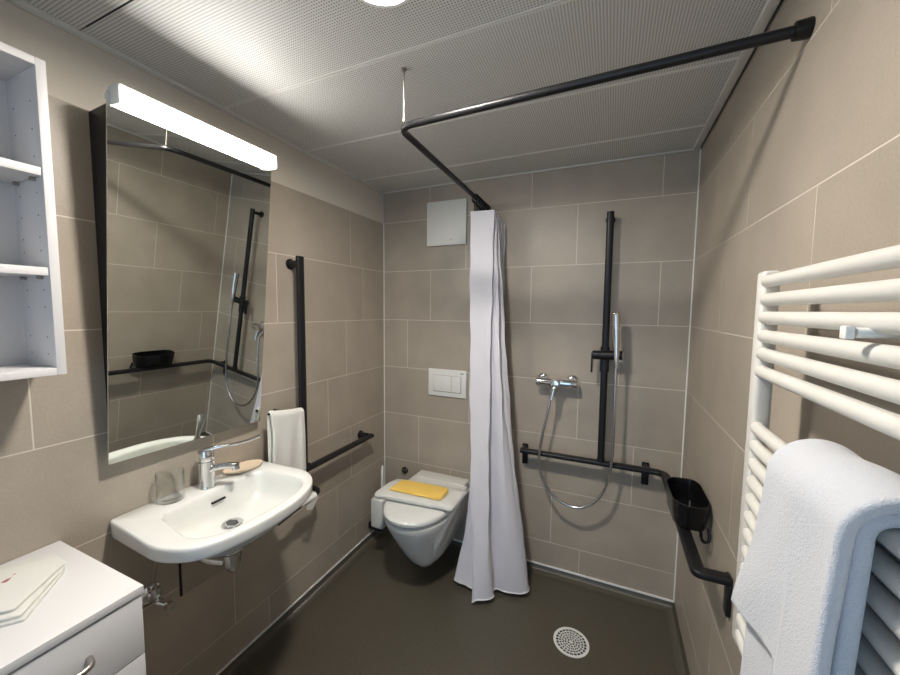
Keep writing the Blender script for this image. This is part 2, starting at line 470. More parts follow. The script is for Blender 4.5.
t = thing('mirror_lamp', 'bright white bar lamp along the top edge of the mirror', 'lamp', (.15, -1.19, 1.94))
bm = B(); LY0, LY1 = -1.430, -.958
box(bm, .128, .158, LY0, LY1, 1.923, 1.960, .003); obj('housing', bm, WHITEM, t)
bm = B(); box(bm, .158, .172, LY0+.004, LY1-.004, 1.922, 1.9595, .004)
box(bm, .138, .158, LY0+.01, LY1-.01, 1.9205, 1.923); obj('diffuser', bm, TUBE, t)
bm = B(); box(bm, .128, .176, LY0, LY1, 1.9605, 1.9635, .0008); obj('top_cover', bm, WHITEM, t)
for y in (LY0-.003, LY1):
    bm = B(); box(bm, .125, .174, y, y+.003, 1.917, 1.9635, .001); obj('end_cap', bm, WHITEM, t)
bm = B(); cyl(bm, (.118, LY0-.004, 1.944), (.118, LY1+.004, 1.944), .009); obj('fixing_rail', bm, WHITEM, t)

# ------------------------------------------------------------------ wall shelf cabinet, upper left
SD, SY1, SZ0, SZ1, SY0 = .155, -1.556, 1.243, 1.945, -2.12
t = thing('open_wall_cabinet', 'white open wall cabinet with shelves left of the mirror', 'cabinet', (0, (SY0+SY1)/2, SZ0))
for y in (SY1-.017, SY0):
    bm = B(); box(bm, .001, SD, y, y+.017, SZ0, SZ1, .0008); obj('side_panel', bm, PANELW, t)
bm = B(); box(bm, .001, SD, SY0+.017, SY1-.017, SZ1-.017, SZ1, .0008); obj('top_panel', bm, PANELW, t)
bm = B(); box(bm, .001, SD, SY0+.017, SY1-.017, SZ0, SZ0+.017, .0008); obj('bottom_panel', bm, PANELW, t)
bm = B(); box(bm, .001, .006, SY0+.017, SY1-.017, SZ0+.017, SZ1-.017); obj('back_panel', bm, PANELW, t)
for z in (1.472, 1.693):
    bm = B(); box(bm, .007, SD-.004, SY0+.018, SY1-.018, z, z+.018, .0008); s = obj('shelf', bm, PANELW, t)
    for x in (.03, .115):
        bm = B(); box(bm, x, x+.008, SY1-.027, SY1-.0175, z-.008, z, .001); obj('shelf_peg', bm, STEEL, s)
bm = B()                              # drilled peg holes in the side
for z in [1.29, 1.33, 1.40, 1.44, 1.53, 1.56, 1.61, 1.66, 1.74, 1.80, 1.86]:
    for x in (.035, .12): cyl(bm, (x, SY1-.0168, z), (x, SY1-.0175, z), .0017, seg=8)
obj('peg_hole', bm, HOLE, t)['kind'] = 'stuff'

# ------------------------------------------------------------------ dresser, lower left
DY1, DY0, DD = -1.538, -2.05, .385
t = thing('drawer_cabinet', 'white drawer cabinet standing left of the washbasin', 'cabinet', (DD/2, (DY0+DY1)/2, FLOOR))
bm = B(); box(bm, .003, DD-.018, DY0+.002, DY1-.004, FLOOR, .7595, .001); obj('body', bm, PANELW, t)
bm = B(); box(bm, .002, DD+.003, DY0, DY1, .760, .778, .0012); obj('top_panel', bm, PANELW, t)
zs = [(.618, .7545), (.455, .615), (.29, .452), (.127, .287), (-.03, .124)]
for i, (a, b) in enumerate(zs):
    bm = B(); box(bm, DD-.017, DD, DY0+.003, DY1-.003, a, b, .001); d = obj('drawer', bm, PANELW, t)
    zc = b-.065 if i == 0 else (a+b)/2
    bm = B(); ym = -1.708; h = .072
    tube(bm, fillet([(DD, ym-h, zc), (DD+.026, ym-h+.004, zc), (DD+.032, ym, zc), (DD+.026, ym+h-.004, zc), (DD, ym+h, zc)], .018), .006, 12)
    obj('handle', bm, STEEL, d)

# folded cloth on the dresser
def slab_from_outline(bm, pts, z0, z1, r=.004, nz=4, lift=None):
    poly = rounded_poly(pts, .006, 3); n = len(poly)
    c = sum(poly, Vector((0, 0, 0)))/n; rings = []
    for k in range(nz+1):
        a = -PI/2+PI*k/nz; ins = r*(1-math.cos(a)); z = (z0+z1)/2+(z1-z0)/2*math.sin(a); ring = []
        for p in poly:
            q = c+(p-c)*(1-ins/max((p-c).length, .01))
            ring.append((q.x, q.y, z+(lift(q.x, q.y) if lift else 0)))
        rings.append(ring)
    return loft(bm, rings)
t = thing('folded_cloth', 'folded white cloth with a small red mark on the drawer cabinet', 'cloth', (.16, -1.70, .778))
outl = [(.118, -1.578), (.176, -1.590), (.288, -1.690), (.262, -1.722), (.20, -1.76), (.05, -1.80), (.03, -1.70)]
for i in range(3):
    bm = B(); o_ = [(x-.003*i-(.006*i*i if j in (2, 3) else 0), y-.002*i+(.004*i if j == 1 else 0)) for j, (x, y) in enumerate(outl)]
    slab_from_outline(bm, o_, .778+.0072*i, .7855+.0072*i, .003, 4, lambda x, y: .0015*math.sin(x*40))
    obj('layer', bm, LINEN, t)
bm = B(); slab_from_outline(bm, [(.118, -1.648), (.126, -1.655), (.145, -1.672), (.135, -1.680)], .8006, .8020, .0005, 2, lambda x, y: .0015*math.sin(x*40)); obj('printed_mark', bm, RED, t)['label'] = 'small dark red mark'

# ------------------------------------------------------------------ washbasin
t = thing('washbasin', 'white ceramic washbasin on the left wall under the mirror', 'washbasin', (.0, -1.204, .65))
yc = -1.188
outer = rounded_poly([(.001, yc-.247), (.277, yc-.268), (.374, yc-.220), (.416, yc-.092), (.418, yc+.061), (.374, yc+.184), (.288, yc+.250), (.001, yc+.240)],
                     [.010, .08, .08, .12, .12, .08, .08, .010], 10)
inner = rounded_poly([(.104, yc-.172), (.308, yc-.206), (.364, yc-.150), (.380, yc), (.364, yc+.130), (.313, yc+.200), (.104, yc+.178)],
                     [.035, .05, .06, .12, .06, .05, .035], 10)
oc, ic, N = (.19, yc), (.235, yc), 144
O = by_angle(outer, oc, N); I = by_angle(inner, ic, N)
def toI(s, z): return scaled(I, ic, s, z)
def mixr(s, z):
    return [(a[0]*(1-s)+b[0]*s, a[1]*(1-s)+b[1]*s, z) for a, b in zip(O, I)]
def low(ring, d): return [(x, y, z-d*(1-x/.42)) for x, y, z in ring]     # the apron is deeper at the wall
rings = [toI(.25, .660), toI(.6, .664), toI(.82, .69), low(toI(.96, .730), .006), low(mixr(.35, .740), .014), low(scaled(O, oc, .978, .740), .018), low(scaled(O, oc, .990, .7425), .018), low(scaled(O, oc, .996, .748), .016),
         scaled(O, oc, 1.0, .766), scaled(O, oc, .999, .772), scaled(O, oc, .993, .7765), scaled(O, oc, .98, .778),
         toI(1.03, .777), toI(1.005, .7755), toI(.985, .771), toI(.965, .760), toI(.935, .738), toI(.89, .712), toI(.82, .695), toI(.66, .684), toI(.4, .679), toI(.12, .677)]
bm = B(); loft(bm, rings)
for v in bm.verts: v.co.x = max(v.co.x, .001)
obj('bowl', bm, CERAMIC, t, angle=60)
bm = B(); lathe(bm, [(0, .004), (.030, .004), (.033, .001), (.033, -.004), (0, -.004)], (.195, -1.192, .682)); s = obj('drain', bm, CHROME, t)
bm = B()
for i in range(-2, 3): box(bm, .195+i*.009-.0025, .195+i*.009+.0025, -1.192-.017+abs(i)*.004, -1.192+.017-abs(i)*.004, .6857, .6868)
obj('drain_slot', bm, HOLE, s)
bm = B(); tube(bm, [(.119, -1.208, .742), (.119, -1.162, .742)], .005, 12, ry=.0038); obj('overflow_slot', bm, HOLE, t)
bm = B(); lathe(bm, [(0, 0), (.008, 0), (.008, .010), (.005, .013), (0, .013)], (.05, -1.03, .475), 'x'); cyl(bm, (.001, -1.03, .475), (.05, -1.03, .475), .005)
obj('fixing_bolt', bm, CHROME, t)

# basin tap
t = thing('basin_tap', 'chrome single-lever tap with a long lever on the washbasin', 'tap', (.085, -1.2, .791))
TAP = t
bm = B(); lathe(bm, [(0, 0), (.027, 0), (.0265, .004), (.0245, .01), (.0245, .085), (.0255, .092), (.0255, .094), (0, .094)], (.085, -1.2, .791)); obj('body', bm, CHROME, t)
bm = B()
tube(bm, smooth_path([(.095, -1.195, .853), (.120, -1.183, .862), (.148, -1.170, .867), (.180, -1.155, .867)], 6), [.017]*6+[.015]*6+[.014]*7, 18, ry=.011)
cyl(bm, (.174, -1.158, .866), (.177, -1.157, .853), .012); obj('spout', bm, CHROME, t)
bm = B(); lathe(bm, [(.0245, 0), (.026, .004), (.026, .026), (.022, .036), (.012, .040), (0, .041)], (.085, -1.2, .8865))
obj('cartridge_head', bm, CHROME, t)
bm = B()
lp_ = smooth_path([(.078, -1.206, .920), (.110, -1.180, .930), (.150, -1.150, .935), (.186, -1.121, .944), (.222, -1.092, .961)], 6)
nn = len(lp_); tube(bm, lp_, [.018-.009*min(1, i/8)+.006*max(0, (i-14)/10) for i in range(nn)], 16, ry=[.010-.005*min(1, i/10) for i in range(nn)])
obj('lever', bm, CHROME, t)

TAP.location = (.059, -1.183, .7780)
# glass tumbler
t = thing('glass_tumbler', 'empty clear glass tumbler on the washbasin rim', 'glass', (.062, -1.303, .7915))
bm = B(); lathe(bm, [(0, 0), (.036, 0), (.0378, .002), (.038, .092), (.0374, .0932), (.0368, .092), (.0366, .012), (.034, .009), (0, .009)], (.062, -1.303, .7918), seg=48)
obj('cup', bm, GLASS, t, angle=50)
t.location = (.041, -1.289, .7785)
# shell-like soap dish
bm = B(); rings = []
cx, cy = .047, -1.036
def fan(s, z, wav=0.0):
    out = []
    for k in range(140):
        a = 2*PI*k/140; u, v = math.cos(a), math.sin(a)
        rr = 1+(.13*abs(math.sin(a*10))-.05 if math.sin(a) > -.25 else 0)*wav
        out.append((cx+.042*v*s*rr*(-1), cy+.068*u*s*rr*(1), z))
    return out
loft(bm, [fan(.7, .7925), fan(.92, .796, .6), fan(1, .803, 1), fan(.985, .806, 1), fan(.9, .805, .9), fan(.5, .800, .3), fan(.15, .799)])
ang = math.radians(-14)
for v in bm.verts:
    d = v.co-Vector((cx, cy, v.co.z)); v.co.x = cx+d.x*math.cos(ang)-d.y*math.sin(ang); v.co.y = cy+d.x*math.sin(ang)+d.y*math.cos(ang)
for v in bm.verts: v.co.z -= .0137
tag(obj('soap_dish', bm, SOAP), 'beige scalloped soap dish beside the basin tap', 'soap dish')

# pipework under the basin
t = thing('siphon_trap', 'chrome waste trap pipe under the washbasin', 'pipe', (.21, -1.205, .54))
bm = B(); lathe(bm, [(0, -.045), (.020, -.043), (.026, -.035), (.028, -.02), (.028, .0), (.031, .002), (.031, .016), (.027, .018), (.024, .04), (.024, .080), (0, .080)], (.198, -1.200, .575)); obj('bottle', bm, CHROME, t)
bm = B(); tube(bm, fillet([(.190, -1.202, .553), (.12, -1.235, .560), (.003, -1.24, .58)], .03), .018, 18); lathe(bm, [(.034, 0), (.034, .004), (.016, .010), (.016, 0)], (.001, -1.24, .58), 'x'); obj('outlet_pipe', bm, CHROME, t)
t = thing('corner_valve', 'chrome shut-off valve on the left wall beside the drawer cabinet', 'valve', (0, -1.34, .48))
bm = B(); lathe(bm, [(0, .0), (.034, 0), (.033, .006), (.024, .013), (.014, .016), (0, .016)], (.001, -1.345, .48), 'x'); obj('rosette', bm, CHROME, t)
bm = B(); cyl(bm, (.012, -1.345, .48), (.06, -1.345, .48), .012); cyl(bm, (.045, -1.345, .478), (.045, -1.345, .515), .010); cyl(bm, (.045, -1.345, .505), (.045, -1.345, .517), .014, seg=6); obj('body', bm, CHROME, t)
bm = B(); cyl(bm, (.052, -1.35, .474), (.085, -1.335, .462), .008); lathe(bm, [(0, -.011), (.013, -.009), (.014, 0), (.013, .009), (0, .011)], (.088, -1.334, .461), 'x'); obj('knob', bm, CHROME, t)
bm = B(); tube(bm, smooth_path([(.045, -1.345, .512), (.045, -1.35, .56), (.06, -1.34, .62), (.08, -1.30, .68)]), .0045, 10); obj('supply_hose', bm, STEEL, t)
t = thing('access_panel', 'tile-coloured access panel with dark seams under the washbasin', 'panel', (0, -1.12, .41))
bm = B(); box(bm, .0005, .0022, -1.254, -1.045, .402, .61); obj('seam_gap', bm, HOLE, t)
bm = B(); box(bm, .0005, .006, -1.2475, -1.045, .4045, .61, .0005); obj('cover', bm, TILE, t)

# ------------------------------------------------------------------ L-shaped grab bar on the left wall
def flat(bm, pts, upd=(0, 0, 1), a=.020, b=.012, seg=28): return tube(bm, pts, a, seg, ry=b, upd=upd, power=3.0)
t = thing('grab_bar', 'black L-shaped grab bar on the left wall beside the washbasin', 'grab bar', (0, -.74, .66))
bm = B(); tube(bm, [(.06, -.745, 1.632), (.06, -.745, .66)], .020, 28, ry=.011, upd=(1, 0, 0), power=2.6); obj('upright', bm, BLACK, t)
bm = B(); tube(bm, [(.06, -.765, .658), (.06, -.225, .658)], .012, 28, ry=.019, upd=(1, 0, 0), power=2.6); obj('horizontal_bar', bm, BLACK, t)
for y, z in ((-.745, 1.600), (-.255, .664), (-.715, .664)):
    bm = B(); cyl(bm, (.001, y, z), (.055, y, z), .016); lathe(bm, [(0, 0), (.024, 0), (.024, .004), (0, .006)], (.001, y, z), 'x'); obj('wall_bracket', bm, BLACK, t)

# hand towel hanging on its rail
t = thing('hand_towel', 'white hand towel hanging on the wall right of the mirror', 'towel', (.07, -.85, .66))
def sheet(path_fn, nu, nv, thick):
    """closed double-sided cloth; path_fn(u, v) -> (point, normal)"""
    bm = B(); F, K = [], []
    for i in range(nu+1):
        fr, kr = [], []
        for j in range(nv+1):
            p, n = path_fn(i/nu, j/nv); e = 1.0
            ed = min(i, nu-i, j, nv-j)
            e = [.35, .82, 1.0][min(ed, 2)]
            fr.append(bm.verts.new(p+n*thick*.5*e)); kr.append(bm.verts.new(p-n*thick*.5*e))
        F.append(fr); K.append(kr)
    for i in range(nu):
        for j in range(nv):
            bm.faces.new((F[i][j], F[i+1][j], F[i+1][j+1], F[i][j+1])); bm.faces.new((K[i][j], K[i][j+1], K[i+1][j+1], K[i+1][j]))
    for i in range(nu):
        bm.faces.new((F[i][0], K[i][0], K[i+1][0], F[i+1][0])); bm.faces.new((F[i][nv], F[i+1][nv], K[i+1][nv], K[i][nv]))
    for j in range(nv):
        bm.faces.new((F[0][j], F[0][j+1], K[0][j+1], K[0][j])); bm.faces.new((F[nu][j], K[nu][j], K[nu][j+1], F[nu][j+1]))
    return bm
def sampler(pts):
    pts = [Vector(p) for p in pts]; L = [0]
    for a, b in zip(pts, pts[1:]): L.append(L[-1]+(b-a).length)
    def f(t):
        s = t*L[-1]
        for i in range(len(pts)-1):
            if s <= L[i+1] or i == len(pts)-2:
                k = (s-L[i])/max(L[i+1]-L[i], 1e-9); return pts[i].lerp(pts[i+1], min(max(k, 0), 1.0))
    return f
HT = sampler(fillet([(.060, 0, .70), (.060, 0, .973), (.070, 0, .986), (.080, 0, .973), (.082, 0, .64)], .02, 6))
def hand(u, v):
    p = HT(v); q = HT(min(v+.01, 1)); q0 = HT(max(v-.01, 0)); tn = (q-q0).normalized(); n = Vector((-tn.z, 0, tn.x))
    if v > .5: s = (v-.5)*2
    else: s = 0
    y = -.934+.176*u+(.006*math.sin(s*6)*(1-s))*(1-u)
    zoff = -.003*math.sin(u*PI*1.2)
    fold = .0035*math.sin(u*13+v*2)*min(1, s*3)+.010*math.exp(-((u-.86)/.05)**2)*min(1, s*4)
    return Vector((p.x, y, p.z+zoff*max(0, 1-s)-.03*u*(1-s)))+Vector((fold, 0, 0)), n
bm = sheet(hand, 40, 60, .008); obj('cloth', bm, CREAM, t, angle=80)
t2 = thing('towel_ring', 'short black rail the white hand towel hangs over', 'towel rail', (0, -.84, .98))
bm = B(); tube(bm, [(.070, -.938, .972), (.070, -.764, .947)], .0045, 14); obj('rail', bm, BLACK, t2)
bm = B(); cyl(bm, (.001, -.85, .9595), (.070, -.85, .9595), .006); obj('arm', bm, BLACK, t2)

# paper holder under the basin's right end
t = thing('toilet_paper_holder', 'black bracket sticking out under the right end of the washbasin', 'paper holder', (0, -.76, .52))
bm = B(); tube(bm, fillet([(.001, -.66, .535), (.085, -.68, .535), (.085, -.92, .505)], .02), .011, 16, ry=.010, power=3); obj('arm', bm, BLACK, t)
t = thing('toilet_paper', 'white paper with a hanging end on the black holder', 'toilet paper', (.085, -.75, .52))
bm = B(); lathe(bm, [(.0135, -.045), (.017, -.045), (.017, .045), (.0135, .045), (.0135, -.045)], (.085, -.755, .527), 'y'); obj('roll', bm, PAPER, t)
bm = B()
quad(bm, [(.105, -.70, .525), (.108, -.78, .515), (.104, -.775, .492), (.102, -.740, .480)]); quad(bm, [(.103, -.70, .525), (.102, -.740, .478), (.102, -.775, .490), (.106, -.78, .515)])
obj('hanging_sheet', bm, PAPER, t)

# ------------------------------------------------------------------ toilet
t = thing('wall_hung_toilet', 'white wall-hung toilet with closed lid on the back wall', 'toilet', (.455, 0, .06))
cxT = .456
def dring(w, f, z, n=64, p=2.35, yw=-.30, xo=0.0):
    """outline: straight sides from the wall to yw, rounded front to f"""
    pts = []
    for k in range(n):
        a = PI+PI*k/(n-1)      # front half, from left to right
        c_, s_ = math.cos(a), math.sin(a)
        x = cxT+xo+w*math.copysign(abs(c_)**(2/p), c_); y = yw+(yw-f)*math.copysign(abs(s_)**(2/p), s_)
        pts.append((x, y, z))
    pts.append((cxT+xo+w*.98, -.001, z)); pts.append((cxT+xo-w*.98, -.001, z))
    return pts
rings = [dring(.050, -.345, .058, yw=-.2, xo=.014), dring(.070, -.375, .066, yw=-.2, xo=.012), dring(.094, -.405, .10, yw=-.22, xo=.008), dring(.118, -.440, .15, yw=-.24, xo=.004), dring(.138, -.480, .215, yw=-.25),
         dring(.158, -.522, .285, yw=-.27), dring(.169, -.548, .335), dring(.172, -.556, .360), dring(.171, -.556, .368), dring(.166, -.55, .372)]
bm = B(); loft(bm, rings); obj('bowl', bm, CERAMIC, t, angle=50)
def dlid(w, f, z, back=-.115, p=2.25):
    pts = dring(w, f, z, p=p); pts[-2] = (pts[-2][0], back, z); pts[-1] = (pts[-1][0], back, z); return pts
bm = B(); loft(bm, [dlid(.158, -.540, .3725), dlid(.160, -.543, .375), dlid(.160, -.543, .388), dlid(.158, -.540, .390)]); obj('seat', bm, SEATP, t, angle=50)
bm = B(); loft(bm, [dlid(.170, -.561, .3905), dlid(.1765, -.569, .392), dlid(.178, -.571, .405), dlid(.174, -.564, .412), dlid(.166, -.553, .4155), dlid(.12, -.48, .418)]); obj('lid', bm, CERAMIC, t, angle=50)
bm = B(); box(bm, cxT-.160, cxT+.160, -.135, -.042, .372, .424, .010, 3); obj('hinge_cover', bm, SEATP, t)['label'] = 'grey-white raised hinge cover'
bm = B(); box(bm, cxT-.172, cxT+.172, -.040, -.001, .360, .396, .008, 3); obj('rear_ledge', bm, CERAMIC, t)
# folded mat across the lid
bm = B()
def mat_ring(x, s, d):
    pts = []
    prof = [(-.20, .424), (-.205, .432), (-.28, .446), (-.36, .449), (-.395, .4500), (-.418, .450), (-.432, .445), (-.434, .434), (-.425, .424), (-.405, .421), (-.30, .422)]
    for y, z in prof: pts.append((x, -.31+(y+.31)*s, (z-.436)*s+.436-d))
    return pts
loft(bm, [mat_ring(.230, .6, .006), mat_ring(.233, .9, .005), mat_ring(.245, 1, .003), mat_ring(.30, 1, 0), mat_ring(.45, 1, .000), mat_ring(.60, 1, .000), mat_ring(.643, 1, .004), mat_ring(.657, .92, .006), mat_ring(.660, .6, .007)])
for v in bm.verts:  # slight skew as it lies in the photo
    v.co.y += (v.co.x-.45)*.10
o = obj('bath_mat', bm, CREAM, angle=60); tag(o, 'white folded bath mat laid across the closed toilet lid', 'bath mat')
bm = B()
outl = [(.296, -.398), (.308, -.290), (.325, -.280), (.574, -.268), (.588, -.286), (.588, -.372), (.575, -.386)]
slab_from_outline(bm, outl, .4525, .4590, .004, 4, lambda x, y: .0015*math.sin(x*25+y*30))
slab_from_outline(bm, [(x*.985+.006, y*.985-.003) for x, y in outl], .4592, .4650, .004, 4, lambda x, y: .0018*math.sin(x*22+y*35))
tag(obj('folded_cleaning_cloth', bm, YELLOW, angle=60), 'yellow folded cloth on top of the white bath mat', 'cloth')

# toilet brush
t = thing('toilet_brush', 'white toilet brush in its wall holder in the back left corner', 'toilet brush', (.06, -.17, .06))
bm = B(); box(bm, .040, .126, -.215, -.14, .080, .262, .012, 3); obj('holder', bm, PLAST, t)
bm = B(); box(bm, .001, .10, -.185, -.150, .045, .085, .006); obj('lower_block', bm, BLACK, t)  # black block below the holder, reaching back to the wall
bm = B(); tube(bm, [(.108, -.185, .255), (.108, -.185, .30), (.108, -.185, .43), (.108, -.185, .452)], [.010, .0095, .0085, .008], 14); lathe(bm, [(0, .0), (.007, .002), (.007, .010), (0, .016)], (.108, -.185, .452)); obj('handle', bm, PLAST, t)
# knob, flush plate, vent box
t = thing('wall_buffer', 'small round dark chrome buffer on the back wall above the toilet', 'buffer', (.156, 0, .373))
bm = B(); lathe(bm, [(0, -.026), (.010, -.0255), (.012, -.022), (.012, -.010), (.020, -.009), (.0225, -.006), (.0225, -.0005), (0, -.0005)], (.156, 0, .373), 'y'); obj('cap', bm, DCHR, t)
t = thing('flush_plate', 'white dual flush plate on the back wall above the toilet', 'flush plate', (.448, 0, .883))
bm = B(); box(bm, .325, .572, -.011, -.0005, .884, 1.048, .004, 3); obj('plate', bm, PLAST, t)
bm = B(); box(bm, .359, .478, -.0118, -.010, .912, 1.012); box(bm, .4805, .541, -.0118, -.010, .912, 1.012); obj('button_gap', bm, HOLE, t)
for x0, x1 in ((.361, .4775), (.4815, .539)):
    bm = B(); box(bm, x0, x1, -.016, -.008, .915, 1.011, .0015); obj('flush_button', bm, PLAST, t)
bm = B(); box(bm, .535, .556, -.0114, -.0105, 1.0275, 1.0315); obj('small_print', bm, BLACK, t)
t = thing('vent_cover', 'square white vent cover on the back wall', 'vent', (.43, 0, 1.784))
bm = B(); box(bm, .312, .561, -.016, -.005, 1.777, 2.030, .0025); obj('cover', bm, PLAST, t)
bm = B(); box(bm, .322, .551, -.006, -.0005, 1.787, 2.019); obj('base', bm, PLAST, t)
bm = B(); cyl(bm, (.468, -.0165, 1.808), (.468, -.015, 1.808), .0028, seg=12); obj('indicator', bm, HOLE, t)

# ------------------------------------------------------------------ shower curtain rod
RZ = 1.961
t = thing('curtain_rod', 'black L-shaped shower curtain rod hanging below the ceiling', 'curtain rod', (W, -1.0, RZ))
bm = B(); tube(bm, fillet([(W-.004, -1.0, RZ), (.708, -.972, RZ), (.684, -.003, RZ)], .055, 12), .0108, 24); obj('rod', bm, BLACK, t)
bm = B(); lathe(bm, [(0, 0), (.018, 0), (.0185, -.003), (.0170, -.025), (.013, -.027), (0, -.027)], (W-.0005, -1.0, RZ), 'x'); obj('wall_flange', bm, BLACKP, t)
bm = B(); lathe(bm, [(0, 0), (.018, 0), (.0185, -.003), (.0170, -.025), (.013, -.027), (0, -.027)], (.684, -.0005, RZ), 'y'); obj('wall_flange', bm, BLACKP, t)
bm = B(); cyl(bm, (.728, -.975, RZ+.010), (.728, -.975, CEIL), .0028, seg=12); lathe(bm, [(0, 0), (.008, 0), (.008, -.005), (0, -.007)], (.728, -.975, CEIL)); obj('ceiling_hanger', bm, STEEL, t)

# shower curtain
t = thing('shower_curtain', 'white shower curtain gathered beside the toilet', 'curtain', (.75, -.25, FLOOR))
top = []
NP = 7
for i in range(NP):
    y = -.215+.165*i/(NP-1)
    top += [(.662+.001*i, y-.004), (.788+.001*i, y+.010)]
TOPS = smooth_path([(x, y, 0) for x, y in top], 5)
botc = [(.760, -.372), (.770, -.380), (.785, -.372), (.833, -.345), (.848, -.318), (.840, -.285), (.850, -.262), (.905, -.262), (.965, -.246), (1.002, -.210), (.990, -.165), (.93, -.145), (.87, -.165), (.80, -.160),
        (.76, -.215), (.745, -.300), (.72, -.312), (.690, -.305), (.655, -.300), (.628, -.290), (.640, -.240), (.70, -.20), (.76, -.13)]
BOTS = smooth_path([(x, y, 0) for x, y in botc], 5)
ft, fb = sampler(TOPS), sampler(BOTS)
CT, CB = 1.896, -.012
bm = B(); NU, NV = 340, 60; grid = []
for i in range(NU+1):
    u = i/NU; a, b = ft(u), fb(u); col = []
    for j in range(NV+1):
        v = j/NV
        ex = 3.2 if b.x < .68 else (1.0 if b.x > .9 else 3.2-2.2*(b.x-.68)/.22)
        w = v**ex
        p = a.lerp(b, w)
        # keeps the heavy vertical folds of the header alive on the way down
        k = math.sin(u*PI*2*NP+.6)*.010*math.sin(PI*v)**.8
        wr = .0015*math.sin(23*v+u*40)+.0012*math.sin(61*v-u*90)
        droop = -.040*max(0, (u-.15))*(1-v)
        z = CT*(1-v)+CB*v+droop
        if u < .02 and v > .9: z -= .02*(v-.9)*10*(1-u/.02)
        col.append(bm.verts.new((p.x+k+wr, p.y+k*.5+wr, z)))
    grid.append(col)
for i in range(NU):
    for j in range(NV): bm.faces.new((grid[i][j], grid[i+1][j], grid[i+1][j+1], grid[i][j+1]))
bl = [[v.co.copy() for v in col[-2:]] for col in grid]
o = obj('fabric', bm, CURT, t, angle=180)
bm = B()
hl = [c[1] for c in bl]; tube(bm, hl, .0022, 6, ry=.0035); obj('hem', bm, SEAL, t)
for i in range(NP):
    y = -.222+.185*i/(NP-1); bm = B()
    pts = [(.684-.0247*y+.017*math.cos(a), y, RZ-.006+.021*math.sin(a)) for a in [2*PI*k/24 for k in range(25)]]
    tube(bm, pts, .0035, 8); box(bm, .683, .693, y-.003, y+.003, RZ-.066, RZ-.026, .002); obj('curtain_ring', bm, BLACKP, t)

# ------------------------------------------------------------------ shower rail on back and right wall
t = thing('shower_grab_rail', 'black corner grab rail around the shower', 'grab rail', (1.30, -.08, .66))
bm = B(); rp = fillet([(.915, -.078, .660), (1.586, -.078, .660), (1.586, -.4, .660)], .05, 10)[:-1]+fillet([(1.586, -.4, .660), (1.586, -.777, .660), (1.660, -.777, .660)], .008, 4)
flat(bm, rp, a=.0195, b=.0125)
obj('rail', bm, BLACK, t)
for x in (.925, 1.512):
    bm = B(); box(bm, x-.016, x+.016, -.010, -.0005, .560, .672, .003); cyl(bm, (x, -.004, .655), (x, -.075, .658), .012); obj('wall_bracket', bm, BLACK, t)
bm = B(); box(bm, W-.012, W-.0005, -.795, -.760, .560, .674, .004); obj('wall_bracket', bm, BLACK, t)
bm = B(); tube(bm, [(1.309, -.078, 1.868), (1.311, -.078, .668)], .016, 28, ry=.012, upd=(0, 1, 0), power=2.6); obj('upright', bm, BLACK, t)
bm = B(); lathe(bm, [(.0175, 0), (.0185, .003), (.0185, .03), (.0175, .033), (.012, .034), (.012, 0)], (1.3105, -.078, .652)); obj('joint_sleeve', bm, BLACK, t)
bm = B(); cyl(bm, (1.309, -.075, 1.845), (1.309, -.001, 1.845), .012); lathe(bm, [(0, 0), (.022, 0), (.022, -.005), (0, -.006)], (1.309, -.0005, 1.845), 'y'); obj('wall_bracket', bm, BLACK, t)
# sliding holder
t = thing('shower_head_holder', 'black sliding holder clamped on the upright shower bar', 'holder', (1.31, -.08, 1.19))
bm = B(); tube(bm, [(1.3095, -.078, 1.235), (1.3102, -.078, 1.115)], .0205, 28, ry=.0165, upd=(0, 1, 0), power=2.6)
cyl(bm, (1.255, -.088, 1.193), (1.385, -.092, 1.197), .022); obj('clamp', bm, BLACK, t)
bm = B(); box(bm, 1.249, 1.258, -.098, -.078, 1.108, 1.206, .002); obj('lever', bm, BLACK, t)
# hand shower and hose
t = thing('hand_shower', 'chrome stick hand shower and hose beside the upright bar', 'hand shower', (1.36, -.12, 1.1))
bm = B(); tube(bm, [(1.349, -.118, 1.395), (1.350, -.119, 1.385), (1.356, -.120, 1.28), (1.360, -.120, 1.20), (1.362, -.120, 1.14)], [.018, .0195, .018, .013, .008], 18); obj('handle', bm, CHROME, t)
hp = [(1.068, -.105, .985), (1.056, -.112, .895), (1.031, -.115, .755), (1.019, -.112, .637), (1.043, -.112, .536), (1.107, -.112, .454), (1.196, -.110, .423), (1.271, -.110, .453), (1.327, -.112, .528),
      (1.352, -.114, .626), (1.362, -.116, .748), (1.362, -.118, .942), (1.360, -.120, 1.08), (1.360, -.120, 1.145)]
bm = B(); tube(bm, smooth_path(hp, 8), .0068, 12); obj('hose', bm, HOSE, t)
# mixer
t = thing('shower_mixer', 'chrome lever shower mixer on the back wall', 'shower mixer', (1.085, 0, 1.03))
bm = B(); tube(bm, [(.985, -.058, 1.036), (.990, -.058, 1.036), (1.18, -.058, 1.036), (1.187, -.058, 1.036)], [.021, .0235, .0235, .021], 24); obj('body', bm, CHROME, t)
for x in (1.01, 1.16):
    bm = B(); lathe(bm, [(0, 0), (.031, 0), (.030, -.005), (.020, -.016), (.013, -.018), (.013, -.05), (0, -.05)], (x, -.0005, 1.045), 'y'); obj('rosette', bm, CHROME, t)
bm = B(); lathe(bm, [(0, 0), (.024, 0), (.024, -.030), (.018, -.040), (0, -.043)], (1.085, -.070, 1.036), 'y')
tube(bm, smooth_path([(1.085, -.100, 1.036), (1.080, -.118, 1.015), (1.073, -.130, .96)], 6), [.014-.0006*i for i in range(13)], 14, ry=.006); obj('lever', bm, CHROME, t)
